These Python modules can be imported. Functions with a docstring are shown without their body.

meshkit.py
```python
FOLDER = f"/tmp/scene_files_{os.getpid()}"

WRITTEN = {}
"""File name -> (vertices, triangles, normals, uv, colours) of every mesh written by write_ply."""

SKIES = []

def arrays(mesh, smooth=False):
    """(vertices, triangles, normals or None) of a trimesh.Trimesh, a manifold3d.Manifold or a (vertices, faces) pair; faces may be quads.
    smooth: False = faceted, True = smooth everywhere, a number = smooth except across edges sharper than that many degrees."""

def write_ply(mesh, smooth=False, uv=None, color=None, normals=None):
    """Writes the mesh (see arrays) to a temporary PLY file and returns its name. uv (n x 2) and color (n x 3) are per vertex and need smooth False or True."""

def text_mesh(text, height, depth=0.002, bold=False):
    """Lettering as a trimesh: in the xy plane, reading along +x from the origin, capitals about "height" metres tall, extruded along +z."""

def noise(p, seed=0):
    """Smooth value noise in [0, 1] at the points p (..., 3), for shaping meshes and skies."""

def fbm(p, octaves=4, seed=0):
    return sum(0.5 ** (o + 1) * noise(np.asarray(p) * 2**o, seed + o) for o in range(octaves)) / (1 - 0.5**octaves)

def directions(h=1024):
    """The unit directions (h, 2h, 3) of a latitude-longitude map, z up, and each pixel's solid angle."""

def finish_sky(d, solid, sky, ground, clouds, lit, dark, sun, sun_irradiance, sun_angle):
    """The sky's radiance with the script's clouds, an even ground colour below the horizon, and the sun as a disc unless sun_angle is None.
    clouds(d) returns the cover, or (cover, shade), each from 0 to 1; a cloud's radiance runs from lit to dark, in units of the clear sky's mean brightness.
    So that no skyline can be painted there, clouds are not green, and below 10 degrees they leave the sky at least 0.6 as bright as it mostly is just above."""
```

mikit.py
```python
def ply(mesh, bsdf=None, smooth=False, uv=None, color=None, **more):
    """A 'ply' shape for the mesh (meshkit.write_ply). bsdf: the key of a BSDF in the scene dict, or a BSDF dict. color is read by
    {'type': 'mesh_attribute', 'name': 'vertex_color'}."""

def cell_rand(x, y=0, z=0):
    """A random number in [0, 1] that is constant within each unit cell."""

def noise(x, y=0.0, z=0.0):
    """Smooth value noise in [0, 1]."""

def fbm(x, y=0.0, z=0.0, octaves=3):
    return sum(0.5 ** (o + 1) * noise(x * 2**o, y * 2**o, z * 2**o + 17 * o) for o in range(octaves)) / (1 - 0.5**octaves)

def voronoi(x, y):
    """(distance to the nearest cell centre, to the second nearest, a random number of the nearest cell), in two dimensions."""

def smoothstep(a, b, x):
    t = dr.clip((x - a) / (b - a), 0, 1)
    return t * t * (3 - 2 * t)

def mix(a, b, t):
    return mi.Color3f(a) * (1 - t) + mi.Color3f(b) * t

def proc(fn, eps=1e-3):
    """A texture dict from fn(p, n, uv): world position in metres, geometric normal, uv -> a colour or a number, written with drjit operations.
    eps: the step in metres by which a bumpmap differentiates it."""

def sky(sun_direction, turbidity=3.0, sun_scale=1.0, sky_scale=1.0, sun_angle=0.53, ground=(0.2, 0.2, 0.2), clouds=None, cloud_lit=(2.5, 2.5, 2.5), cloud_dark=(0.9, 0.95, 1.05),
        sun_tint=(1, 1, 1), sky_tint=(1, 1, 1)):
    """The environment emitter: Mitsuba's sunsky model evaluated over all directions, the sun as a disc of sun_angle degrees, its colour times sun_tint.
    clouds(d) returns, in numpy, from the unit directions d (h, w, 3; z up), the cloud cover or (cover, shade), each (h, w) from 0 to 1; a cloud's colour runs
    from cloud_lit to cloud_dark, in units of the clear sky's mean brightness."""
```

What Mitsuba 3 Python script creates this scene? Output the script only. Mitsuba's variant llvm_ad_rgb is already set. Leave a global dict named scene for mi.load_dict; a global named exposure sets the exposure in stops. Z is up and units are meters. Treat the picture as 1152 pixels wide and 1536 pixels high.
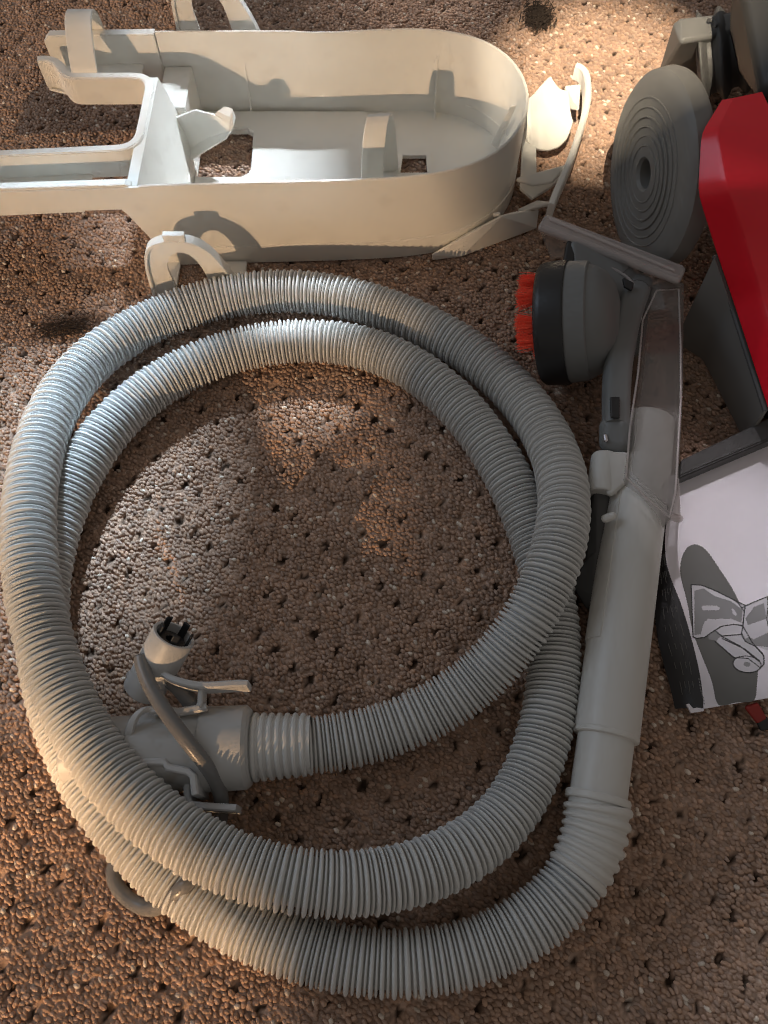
import math, random
import numpy as np, trimesh, mitsuba as mi, drjit as dr
import manifold3d as m3
from scipy.interpolate import splprep, splev
from scipy.spatial import cKDTree
from shapely.geometry import Polygon, LineString, Point, box
import mikit, meshkit
from mikit import noise, fbm, smoothstep, mix

T = mi.ScalarTransform4f
rng = np.random.default_rng(7)
scene, labels = {'type': 'scene'}, {}

# ------------------------------------------------------------------ camera, light, exposure
exposure = 0.2
PITCH = math.radians(64)
scene['camera'] = {'type': 'perspective', 'fov': 52.8, 'fov_axis': 'x', 'near_clip': 0.01, 'far_clip': 50.0,
                   'to_world': T().look_at(origin=[0, 0, 0.55], target=[0, math.cos(PITCH), 0.55 - math.sin(PITCH)], up=[0, 0, 1])}


def spot(key, target, direction, dist, colour, power, half_angle, soft=0.6, weight=1.0):
    d = np.array(direction, float); d /= np.linalg.norm(d)
    o = np.array(target, float) - d * dist
    scene[key] = {'type': 'spot', 'to_world': T().look_at(origin=o.tolist(), target=list(target), up=[0, 0, 1] if abs(d[2]) < .95 else [0, 1, 0]),
                  'intensity': {'type': 'rgb', 'value': [power * dist * dist * c for c in colour]}, 'sampling_weight': weight, 'cutoff_angle': half_angle, 'beam_width': half_angle * soft}


def soft_spot(key, target, direction, dist, colour, power, half_angle, soft, n=3, spread=.13):
    "a spot with some width: a cluster of n lamps round the same place"
    d = np.array(direction, float); d /= np.linalg.norm(d)
    a = np.cross(d, [0, 0, 1.]); a /= np.linalg.norm(a); b = np.cross(d, a)
    for k in range(n):
        r, t = spread * math.sqrt((k + .5) / n), k * 2.39996
        o = np.array(target) - d * dist + a * r * math.cos(t) + b * r * math.sin(t)
        spot(f'{key}_{k + 1:03d}', target, (np.array(target) - o).tolist(), dist, colour, power / n, half_angle, soft, .8)


scene['room_light'] = {'type': 'constant', 'sampling_weight': 3.0, 'radiance': {'type': 'rgb', 'value': [.178, .163, .150]}}
SUN = (.42, 1, -.36)
# low warm sun from behind the photographer's left shoulder, its patches shaped only by the spot cones
spot('sun_low', (-.56, .47, 0), SUN, 4.0, (1.0, .66, .38), 1.75, 8.0, .92, 2.0)
spot('sun_low_patch', (-.215, -.10, 0), SUN, 4.0, (1.0, .60, .30), 3.8, 2.1, .7, 1.5)  # second spot added for the sun patch at the near left
spot('sun_strong', (.238, .795, 0), (.30, 1, -1.3), 4.0, (1.0, .84, .62), 7.6, 2.0, .5, 3.0)
# cool daylight from the window beyond the tray
soft_spot('sky_beam', (-.25, .31, 0), (.12, -1, -.95), 3.0, (.64, .83, 1.0), 8.0, 2.8, .2)
soft_spot('sky_beam_top', (-.075, .468, .035), (.12, -1, -.95), 3.0, (.80, .91, 1.0), 8.5, 1.3, .3, n=2)
soft_spot('sky_beam_tray', (-.165, .625, .03), (-.30, -1, -1.25), 3.0, (.80, .90, 1.0), 6.0, 2.6, .2, n=2)
soft_spot('fill_beyond', (.04, .95, 0), (.05, -1, -.95), 3.0, (1.0, .93, .86), 2.2, 3.0, .3, n=2)  # neutral fill lamp added to lift the carpet behind the tray
soft_spot('fill_booklet', (.275, .225, 0), (.2, -1, -1.2), 3.0, (1.0, .93, .97), 1.5, 1.9, .35, n=1)  # fill lamp added to brighten the booklet paper
soft_spot('sky_corner', (.27, -.12, 0), (.12, -1, -.95), 3.0, (.85, .92, 1.0), .9, 2.0, .2, n=1)
scene['window_light'] = {'type': 'rectangle', 'to_world': T().look_at(origin=[-1.7, 1.0, 1.3], target=[-.1, .4, 0], up=[0, 0, 1]) @ T().scale([.45, .5, 1]),
                         'emitter': {'type': 'area', 'sampling_weight': 1.5, 'radiance': {'type': 'rgb', 'value': [1.5, 1.85, 2.3]}}}
labels['window_light'] = {'label': 'cool daylight window to the left of the carpet', 'category': 'window'}

# ------------------------------------------------------------------ materials
def rgb(*c): return {'type': 'rgb', 'value': list(c)}
def plastic(key, c, rough=.4, var=.04, scale=60., spec=.5, bump=0.0, dirt=0.0):
    c = np.array(c, float)
    def f(p, n, uv):
        v = 1 + var * (fbm(p.x * scale, p.y * scale, p.z * scale, 3) - .5) * 2
        col = mi.Color3f(*c.tolist()) * v
        if dirt > 0:
            d = smoothstep(.62, .82, fbm(p.x * 45 + 3, p.y * 45, p.z * 45, 4)) * dirt
            col = mix(col, mi.Color3f(.22, .17, .11), d)
        return col
    b = {'type': 'principled', 'base_color': mikit.proc(f), 'roughness': rough, 'specular': spec}
    if bump:
        b = {'type': 'bumpmap', 'scale': bump, 'arbitrary': mikit.proc(lambda p, n, uv: noise(p.x * 900, p.y * 900, p.z * 900), eps=3e-4), 'nested': b}
    scene[key] = {'type': 'twosided', 'bsdf': b}


plastic('hose_grey', (.56, .565, .555), .52, .05, 40, .35, dirt=.10)
plastic('fitting_grey', (.46, .46, .455), .42, .04, 60, .45, dirt=.0)
plastic('dirty_grey', (.43, .43, .42), .5, .05, 60, .4, dirt=.55)
plastic('handle_grey', (.56, .55, .52), .42, .03, 60, .45)
plastic('tray_white', (.70, .685, .635), .38, .03, 30, .45, dirt=.07)
plastic('tube_grey', (.16, .16, .16), .30, .05, 80, .5)
plastic('housing_grey', (.155, .16, .16), .45, .05, 60, .45)
plastic('wheel_grey', (.165, .16, .15), .5, .08, 40, .4)
plastic('motor_grey', (.045, .043, .040), .5, .1, 50, .4)
plastic('bracket_grey', (.11, .11, .108), .4, .04, 60, .45)
plastic('dark_grey', (.07, .07, .07), .5, .08, 50, .4)
plastic('black', (.014, .014, .015), .4, .1, 60, .5)
plastic('red', (.74, .012, .026), .3, .05, 30, .5)
plastic('bristle_red', (.92, .10, .05), .5, .15, 300, .3)
plastic('paper', (.74, .71, .76), .42, .02, 20, .4)
plastic('print_grey', (.135, .135, .13), .42, .03, 40, .4)
plastic('print_mid', (.24, .24, .245), .42, .05, 60, .4)
plastic('print_light', (.55, .54, .57), .42, .04, 60, .4)
plastic('print_black', (.035, .035, .038), .42, .06, 60, .4)
plastic('lint_brown', (.045, .034, .028), .9, .2, 400, .1)
plastic('tag_red', (.24, .022, .016), .5, .1, 60, .4)
scene['steel'] = {'type': 'roughconductor', 'material': 'Cr', 'alpha': .2}
scene['clear'] = {'type': 'blendbsdf', 'weight': .08,
                  'a': {'type': 'thindielectric', 'int_ior': 1.5, 'specular_transmittance': rgb(1, 1, 1)},
                  'b': {'type': 'twosided', 'bsdf': {'type': 'principled', 'base_color': rgb(.33, .31, .295), 'roughness': .10, 'specular': .8}}}
scene['clear_thick'] = {'type': 'blendbsdf', 'weight': .30,
                  'a': {'type': 'thindielectric', 'int_ior': 1.5, 'specular_transmittance': rgb(.90, .87, .86)},
                  'b': {'type': 'twosided', 'bsdf': {'type': 'principled', 'base_color': rgb(.74, .69, .67), 'roughness': .14, 'specular': .9}}}
scene['clear_edge_glint'] = {**scene['clear_thick'], 'weight': .30}  # pale colour standing in for highlights along the hood edges
def pile(p, n, uv): return noise(p.x * 1500, p.y * 700, p.z * 900) * .6 + noise(p.x * 3100 + p.y * 900, p.y * 2300, p.z * 1500) * .4
scene['carpet_pile'] = {'type': 'bumpmap', 'scale': .0004, 'arbitrary': mikit.proc(pile, eps=2e-4),
                        'nested': {'type': 'principled', 'base_color': {'type': 'mesh_attribute', 'name': 'vertex_color'}, 'roughness': .95, 'specular': .12, 'sheen': .25, 'sheen_tint': .8}}

# ------------------------------------------------------------------ helpers
def tag(key, label, cat=None, group=None, kind=None):
    labels[key] = {'label': label}
    if cat: labels[key]['category'] = cat
    if group: labels[key]['group'] = group
    if kind: labels[key]['kind'] = kind


def obj(key, mesh, mat, smooth=35, label=None, **kw):
    base, i = key, 0
    while key in scene:
        i += 1; key = f'{base}_{i:03d}'
    scene[key] = mikit.ply(mesh, mat, smooth=smooth, **kw)
    if label: labels[key] = {'label': label}
    return key


def cat(*ms):
    out = []
    for m in ms:
        if hasattr(m, 'to_mesh'):
            q = m.to_mesh(); m = trimesh.Trimesh(q.vert_properties[:, :3], q.tri_verts, process=False)
        out.append(m)
    return trimesh.util.concatenate(out)


def prism(poly, z0, z1, bev=0.0):
    if not isinstance(poly, (Polygon,)) and not hasattr(poly, 'geoms') and not hasattr(poly, 'exterior'): poly = Polygon(poly)
    poly = poly.buffer(0)
    def ext(g, a, b):
        gs = getattr(g, 'geoms', [g])
        ms = []
        for q in gs:
            if q.area < 1e-9: continue
            m = trimesh.creation.extrude_polygon(q, b - a, engine='earcut'); m.apply_translation([0, 0, a]); ms.append(m)
        return cat(*ms)
    if bev <= 0: return ext(poly, z0, z1)
    return cat(ext(poly, z0, z1 - bev), ext(poly.buffer(-bev * .35), z1 - bev, z1 - bev * .4), ext(poly.buffer(-bev), z1 - bev * .4, z1))


def upright(poly, y0, y1, bev=0.0):
    "a prism whose outline is drawn in x, z and that runs from y0 to y1"
    m = prism(poly, 0, y1 - y0, bev)
    v = m.vertices.copy(); m.vertices = np.c_[v[:, 0], y1 - v[:, 2], v[:, 1]]
    return m


def ring_frames(pts):
    t = np.gradient(pts, axis=0); t /= np.linalg.norm(t, axis=1, keepdims=True)
    n = np.zeros_like(t)
    a = np.array([0, 0, 1.]) if abs(t[0, 2]) < .9 else np.array([1., 0, 0])
    n[0] = a - t[0] * (a @ t[0]); n[0] /= np.linalg.norm(n[0])
    for i in range(1, len(t)):
        q = n[i - 1] - t[i] * (n[i - 1] @ t[i]); n[i] = q / np.linalg.norm(q)
    return t, n, np.cross(t, n)


def sweep(pts, r, n=24, caps=True, section=None):
    "a tube along pts with radius r (a number or one per point); section: unit outline (k x 2) in place of a circle"
    pts = np.asarray(pts, float); r = np.broadcast_to(np.asarray(r, float), (len(pts),))
    t, a, b = ring_frames(pts)
    if section is None:
        th = np.linspace(0, 2 * np.pi, n, endpoint=False); section = np.c_[np.cos(th), np.sin(th)]
    section = np.asarray(section); n = len(section)
    v = pts[:, None] + r[:, None, None] * (section[None, :, 0, None] * a[:, None] + section[None, :, 1, None] * b[:, None])
    v = v.reshape(-1, 3); k = len(pts)
    i, j = np.meshgrid(np.arange(k - 1), np.arange(n), indexing='ij')
    p0, p1, p2, p3 = i * n + j, i * n + (j + 1) % n, (i + 1) * n + (j + 1) % n, (i + 1) * n + j
    f = np.vstack([np.c_[p0.ravel(), p1.ravel(), p2.ravel()], np.c_[p0.ravel(), p2.ravel(), p3.ravel()]])
    if caps:
        c = len(v); v = np.vstack([v, pts[:1], pts[-1:]]); jj = np.arange(n)
        f = np.vstack([f, np.c_[np.full(n, c), (jj + 1) % n, jj], np.c_[np.full(n, c + 1), (k - 1) * n + jj, (k - 1) * n + (jj + 1) % n]])
    return trimesh.Trimesh(v, f, process=False)


def lathe(p0, axis, prof, n=48):
    "revolves prof [(along, radius)] round the axis that starts at p0; sharp corners by repeated points"
    axis = np.array(axis, float); axis /= np.linalg.norm(axis)
    a = np.array([0, 0, 1.]) if abs(axis[2]) < .9 else np.array([1., 0, 0])
    a = a - axis * (a @ axis); a /= np.linalg.norm(a); b = np.cross(axis, a)
    th = np.linspace(0, 2 * np.pi, n, endpoint=False)
    prof = np.asarray(prof, float)
    v = np.asarray(p0, float) + prof[:, 0, None, None] * axis + prof[:, 1, None, None] * (np.cos(th)[None, :, None] * a + np.sin(th)[None, :, None] * b)
    k = len(prof); v = v.reshape(-1, 3)
    i, j = np.meshgrid(np.arange(k - 1), np.arange(n), indexing='ij')
    q = [i * n + j, i * n + (j + 1) % n, (i + 1) * n + (j + 1) % n, (i + 1) * n + j]; q = [x.ravel() for x in q]
    f = np.vstack([np.c_[q[0], q[1], q[2]], np.c_[q[0], q[2], q[3]]])
    return trimesh.Trimesh(v, f, process=False)


def spline(pts, n, s=0.0):
    pts = np.asarray(pts, float)
    tck, _ = splprep(pts.T, s=s, k=min(3, len(pts) - 1))
    d = np.array(splev(np.linspace(0, 1, n * 6), tck)).T
    L = np.r_[0, np.cumsum(np.linalg.norm(np.diff(d, axis=0), axis=1))]
    q = np.linspace(0, L[-1], n)
    return np.stack([np.interp(q, L, d[:, k]) for k in range(3)], 1)


def strip(pts, across, width, thick):
    "a flat band along pts: width along the vector across, thickness perpendicular; rounded edges"
    pts = np.asarray(pts, float); ac = np.array(across, float); ac /= np.linalg.norm(ac)
    t = np.gradient(pts, axis=0); t /= np.linalg.norm(t, axis=1, keepdims=True)
    nn = np.cross(t, ac); nn /= np.linalg.norm(nn, axis=1, keepdims=True)
    w, h, c = width / 2, thick / 2, min(width, thick) * .22
    sec = np.array([(-w + c, -h), (w - c, -h), (w, -h + c), (w, h - c), (w - c, h), (-w + c, h), (-w, h - c), (-w, -h + c)])
    v = (pts[:, None] + sec[None, :, 0, None] * ac + sec[None, :, 1, None] * nn[:, None]).reshape(-1, 3)
    n, k = 8, len(pts)
    i, j = np.meshgrid(np.arange(k - 1), np.arange(n), indexing='ij')
    q = [x.ravel() for x in (i * n + j, i * n + (j + 1) % n, (i + 1) * n + (j + 1) % n, (i + 1) * n + j)]
    f = np.vstack([np.c_[q[0], q[1], q[2]], np.c_[q[0], q[2], q[3]]])
    c0 = len(v); v = np.vstack([v, pts[:1], pts[-1:]]); jj = np.arange(n)
    f = np.vstack([f, np.c_[np.full(n, c0), (jj + 1) % n, jj], np.c_[np.full(n, c0 + 1), (k - 1) * n + jj, (k - 1) * n + (jj + 1) % n]])
    m = trimesh.Trimesh(v, f, process=False); m.fix_normals()
    return m


def hull(points, r):
    "rounded solid: hull of small spheres of radius r at the points"
    s = trimesh.creation.icosphere(subdivisions=2, radius=r).vertices
    return trimesh.convex.convex_hull(np.vstack([np.asarray(p, float) + s for p in points]))


def sheet(rows, thick):
    "a grid of points thickened downwards"
    g = np.asarray(rows, float); a, b = g.shape[:2]
    du, dv = np.gradient(g, axis=0), np.gradient(g, axis=1)
    nn = np.cross(du, dv); nn /= np.linalg.norm(nn, axis=2, keepdims=True)
    v = np.vstack([g.reshape(-1, 3), (g - nn * thick).reshape(-1, 3)])
    i, j = np.meshgrid(np.arange(a - 1), np.arange(b - 1), indexing='ij')
    q = np.stack([i * b + j, (i + 1) * b + j, (i + 1) * b + j + 1, i * b + j + 1], -1).reshape(-1, 4)
    off = a * b
    loop = [(0, j) for j in range(b)] + [(i, b - 1) for i in range(1, a)] + [(a - 1, j) for j in range(b - 2, -1, -1)] + [(i, 0) for i in range(a - 2, 0, -1)]
    li = np.array([i * b + j for i, j in loop]); nx = np.roll(li, -1)
    f = np.vstack([q, q[:, ::-1] + off, np.c_[li, nx, nx + off, li + off]])
    m = trimesh.Trimesh(v, np.vstack([f[:, [0, 1, 2]], f[:, [0, 2, 3]]]), process=False); m.fix_normals()
    return m


# ------------------------------------------------------------------ carpet
def make_carpet():
    step = .0023
    xi, yi = np.arange(-.56, .56, step), np.arange(-.17, 1.02, step)
    far = lambda a, s: a + s * np.cumsum(.004 * 1.12 ** np.arange(38))
    x = np.r_[far(xi[0], -1)[::-1], xi, far(xi[-1], 1)]; y = np.r_[far(yi[0], -1)[::-1], yi, far(yi[-1], 1)]
    X, Y = np.meshgrid(x, y, indexing='ij')
    p = np.c_[X.ravel(), Y.ravel()]
    inner = (np.abs(p[:, 0]) < .60) & (p[:, 1] > -.21) & (p[:, 1] < 1.06)
    q = p[inner]
    # meander of the rows
    w = lambda s, o: meshkit.noise(np.c_[q * s, np.full(len(q), o)]) - .5
    qq = q + np.c_[w(22, 1.), w(22, 7.)] * .010 + np.c_[w(170, 3.), w(170, 9.)] * .0014
    u, v = np.array([.775, -.632]), np.array([.632, .775])
    s = np.c_[qq @ u / 1.28, qq @ v]
    g = .0044
    ii, jj = np.meshgrid(np.arange(-260, 260), np.arange(-330, 330), indexing='ij')
    c = np.c_[(ii + .5 * (jj % 2)).ravel() * g * 1.08, jj.ravel() * g * .92]
    lo, hi = s.min(0) - .01, s.max(0) + .01
    c = c[((c > lo) & (c < hi)).all(1)]
    c = c + rng.uniform(-.33, .33, c.shape) * g
    d, k = cKDTree(c).query(s, k=2)
    edge = np.clip((d[:, 1] - d[:, 0]) / g, 0, 1)
    big = np.clip(1 - (d[:, 0] / (g * .82)) ** 2, 0, 1) * (.35 + .65 * np.clip(edge * 2.2, 0, 1) ** .7)
    hgt = rng.uniform(-1, 1, len(c))
    s2 = np.c_[qq @ u / 2.1, qq @ v]
    lo2, hi2 = s2.min(0) - .01, s2.max(0) + .01
    c2 = rng.uniform(lo2, hi2, (int(np.prod(hi2 - lo2) / (.0021 ** 2)), 2))
    d2, k2 = cKDTree(c2).query(s2, k=1)
    small = np.clip(1 - (d2 / .0020) ** 2, 0, 1)
    # the lattice of dark knots
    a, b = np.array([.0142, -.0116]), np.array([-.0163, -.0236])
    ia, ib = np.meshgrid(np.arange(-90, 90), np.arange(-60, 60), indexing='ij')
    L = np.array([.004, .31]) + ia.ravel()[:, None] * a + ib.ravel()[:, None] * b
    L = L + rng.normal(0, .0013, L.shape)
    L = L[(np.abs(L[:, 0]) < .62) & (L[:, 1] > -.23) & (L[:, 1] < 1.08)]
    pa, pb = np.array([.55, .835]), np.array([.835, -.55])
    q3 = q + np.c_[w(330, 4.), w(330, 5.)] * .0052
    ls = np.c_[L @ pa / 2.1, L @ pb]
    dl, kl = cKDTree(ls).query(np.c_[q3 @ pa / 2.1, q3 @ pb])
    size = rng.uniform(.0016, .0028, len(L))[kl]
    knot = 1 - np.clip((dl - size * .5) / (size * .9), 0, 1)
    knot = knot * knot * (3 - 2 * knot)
    swell = (meshkit.fbm(np.c_[q * 14, np.zeros(len(q))], 3) - .5) * .004
    h = .0014 * big * (1 + .2 * hgt[k[:, 0]]) + .0009 * small + .0003 * hgt[k[:, 0]] + swell * .4 - .0036 * knot
    z = np.full(len(p), -.0008); z[inner] = .5 * h - .0037
    base = np.array([.385, .262, .195])
    tint = 1 + .06 * rng.normal(0, 1, len(c)); warm = rng.normal(0, .025, len(c))
    cc = base[None] * np.clip(tint, .55, 1.5)[:, None] * (1 + warm[:, None] * np.array([1, 0, -1.2]))
    fleck = rng.random(len(c2)) < .045
    col = cc[k[:, 0]] * np.clip(1 + .17 * rng.normal(0, 1, len(c2)), .45, 1.7)[k2][:, None]
    fl = (fleck[k2] * np.clip(1.5 - d2 / .0011, 0, 1))[:, None]
    col = col * (1 - fl) + fl * np.array([.60, .50, .41])
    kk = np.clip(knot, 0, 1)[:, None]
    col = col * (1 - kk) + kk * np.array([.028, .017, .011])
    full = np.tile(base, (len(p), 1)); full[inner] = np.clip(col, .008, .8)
    nx, ny = len(x), len(y)
    i, j = np.meshgrid(np.arange(nx - 1), np.arange(ny - 1), indexing='ij')
    r = [t.ravel() for t in (i * ny + j, (i + 1) * ny + j, (i + 1) * ny + j + 1, i * ny + j + 1)]
    f = np.vstack([np.c_[r[0], r[1], r[2]], np.c_[r[0], r[2], r[3]]])
    # the yarn tufts that stand on the backing
    pt = .0033
    gi, gj = np.meshgrid(np.arange(-400, 400), np.arange(-500, 500), indexing='ij')
    t = ((gi + .5 * (gj % 2)).ravel() * pt * 1.18)[:, None] * u + (gj.ravel() * pt * .86)[:, None] * v + [0, .42]
    t = t + rng.uniform(-.34, .34, t.shape) * pt
    t = t[(t[:, 1] > -.155) & (t[:, 1] < 1.03) & (np.abs(t[:, 0]) < .315 + .245 * (t[:, 1] + .1))]
    dk, ki = cKDTree(ls).query(np.c_[t @ pa / 2.1, t @ pb])
    t = t[dk > rng.uniform(.0019, .0034, len(L))[ki]]
    n = len(t)
    ico = trimesh.creation.icosahedron(); iv, jf = np.array(ico.vertices), np.array(ico.faces)
    ang = np.arctan2(u[1], u[0]) + rng.normal(0, .42, n) + np.pi * (rng.random(n) < .12)
    tilt = rng.uniform(.0, .5, n)
    ax = np.c_[np.cos(ang) * np.cos(tilt), np.sin(ang) * np.cos(tilt), np.sin(tilt)]
    sd = np.c_[-np.sin(ang), np.cos(ang), np.zeros(n)]; tp = np.cross(ax, sd)
    la, lb = rng.uniform(.0022, .0032, n), rng.uniform(.0014, .0020, n)
    V = (iv[None, :, 0, None] * (ax * la[:, None])[:, None] + iv[None, :, 1, None] * (sd * lb[:, None])[:, None] + iv[None, :, 2, None] * (tp * lb[:, None])[:, None])
    lumps = (meshkit.fbm(np.c_[t * 60, np.zeros(n)], 2) - .5) * .0022
    V = V + np.c_[t, -.0026 + lumps + rng.normal(0, .00035, n)][:, None]
    F = jf[None] + (np.arange(n) * len(iv))[:, None, None]
    tc = base[None] * np.clip(1 + .15 * rng.normal(0, 1, n) + .16 * (meshkit.fbm(np.c_[t * 26, np.ones(n)], 2) - .5), .5, 1.6)[:, None]
    tc = tc * (1 + rng.normal(0, .03, n)[:, None] * np.array([1, 0, -1.2]))
    pale = rng.random(n) < .028
    tc[pale] = np.array([.70, .60, .50]) * rng.uniform(.75, 1.1, pale.sum())[:, None]
    pile_mesh = trimesh.Trimesh(V.reshape(-1, 3), F.reshape(-1, 3), process=False)
    return trimesh.Trimesh(np.c_[p, z], f, process=False), full, pile_mesh, np.repeat(np.clip(tc, .01, .8), len(iv), 0)


cm, ccol, pm, pcol = make_carpet()
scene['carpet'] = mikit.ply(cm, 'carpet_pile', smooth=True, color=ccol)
scene['carpet__pile'] = mikit.ply(pm, 'carpet_pile', smooth=True, color=pcol)
tag('carpet__pile', 'short brown yarn tufts of the carpet', kind='stuff')
tag('carpet', 'brown tufted carpet with a regular pattern of dark knots and pale flecks', kind='structure')

# ------------------------------------------------------------------ the hose, its machine end and its handle
tag('vacuum_hose', 'long coiled grey corrugated hose with a pale handle pipe, lying on the carpet', 'vacuum hose')
R = .019
PER = .0066
HOSE = [(-0.0843, 0.084, 0.024), (-0.0642, 0.0849, 0.024), (-0.0424, 0.0873, 0.022), (-0.016, 0.0914, 0.021), (0.013, 0.0985, 0.02), (0.0481, 0.1182, 0.022), (0.0723, 0.1363, 0.03), (0.0903, 0.1553, 0.043), (0.1102, 0.1842, 0.057), (0.12, 0.2107, 0.057), (0.128, 0.252, 0.052), (0.1311, 0.2926, 0.042), (0.1206, 0.3412, 0.028), (0.099, 0.3793, 0.021), (0.0659, 0.4145, 0.019), (0.0151, 0.4476, 0.019), (-0.0335, 0.467, 0.019), (-0.0864, 0.4776, 0.019), (-0.1391, 0.4708, 0.019), (-0.1762, 0.4602, 0.019), (-0.2076, 0.4417, 0.019), (-0.2359, 0.4137, 0.02), (-0.2532, 0.3804, 0.025), (-0.2595, 0.3405, 0.034), (-0.2615, 0.3067, 0.043), (-0.2584, 0.275, 0.05), (-0.2513, 0.2351, 0.055), (-0.2432, 0.1947, 0.056), (-0.2349, 0.1736, 0.056), (-0.2234, 0.1486, 0.056), (-0.2114, 0.1245, 0.055), (-0.2, 0.1043, 0.054), (-0.1865, 0.085, 0.053), (-0.1702, 0.0668, 0.052), (-0.152, 0.049, 0.052), (-0.1302, 0.0337, 0.051), (-0.108, 0.0216, 0.05), (-0.0792, 0.0108, 0.049), (-0.0509, 0.0048, 0.047), (-0.024, 0.0031, 0.044), (0.01, 0.0075, 0.038), (0.0498, 0.0221, 0.03), (0.0824, 0.0453, 0.024), (0.0994, 0.0719, 0.02), (0.1106, 0.1062, 0.019), (0.1161, 0.1253, 0.019), (0.1203, 0.1544, 0.019), (0.1198, 0.179, 0.019), (0.1176, 0.2077, 0.019), (0.1144, 0.2329, 0.019), (0.1086, 0.2545, 0.019), (0.0965, 0.2844, 0.019), (0.0786, 0.3268, 0.019), (0.0554, 0.3634, 0.019), (0.0274, 0.3888, 0.019), (-0.0028, 0.4081, 0.019), (-0.0371, 0.4208, 0.019), (-0.0829, 0.4244, 0.019), (-0.12, 0.4159, 0.019), (-0.1462, 0.4047, 0.019), (-0.1724, 0.3875, 0.019), (-0.1942, 0.3667, 0.019), (-0.2146, 0.342, 0.019), (-0.2299, 0.3132, 0.019), (-0.2408, 0.2785, 0.019), (-0.248, 0.2477, 0.019), (-0.2506, 0.2167, 0.019), (-0.249, 0.1984, 0.019), (-0.2451, 0.173, 0.019), (-0.238, 0.1463, 0.019), (-0.2263, 0.1184, 0.019), (-0.214, 0.0983, 0.019), (-0.1996, 0.0746, 0.019), (-0.1821, 0.0506, 0.019), (-0.1623, 0.0299, 0.019), (-0.1436, 0.0157, 0.019), (-0.1246, 0.0033, 0.019), (-0.086, -0.0197, 0.019), (-0.0572, -0.0299, 0.019), (-0.0262, -0.0372, 0.019), (0.002, -0.0393, 0.019), (0.031, -0.0379, 0.019), (0.0526, -0.0334, 0.019), (0.0759, -0.0254, 0.019), (0.0961, -0.0132, 0.02), (0.1145, 0.001, 0.021), (0.1251, 0.0159, 0.023), (0.1331, 0.0385, 0.025), (0.1367, 0.0508, 0.025)]
path = spline(HOSE, 1400, s=len(HOSE) * (.0016 ** 2))
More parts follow.
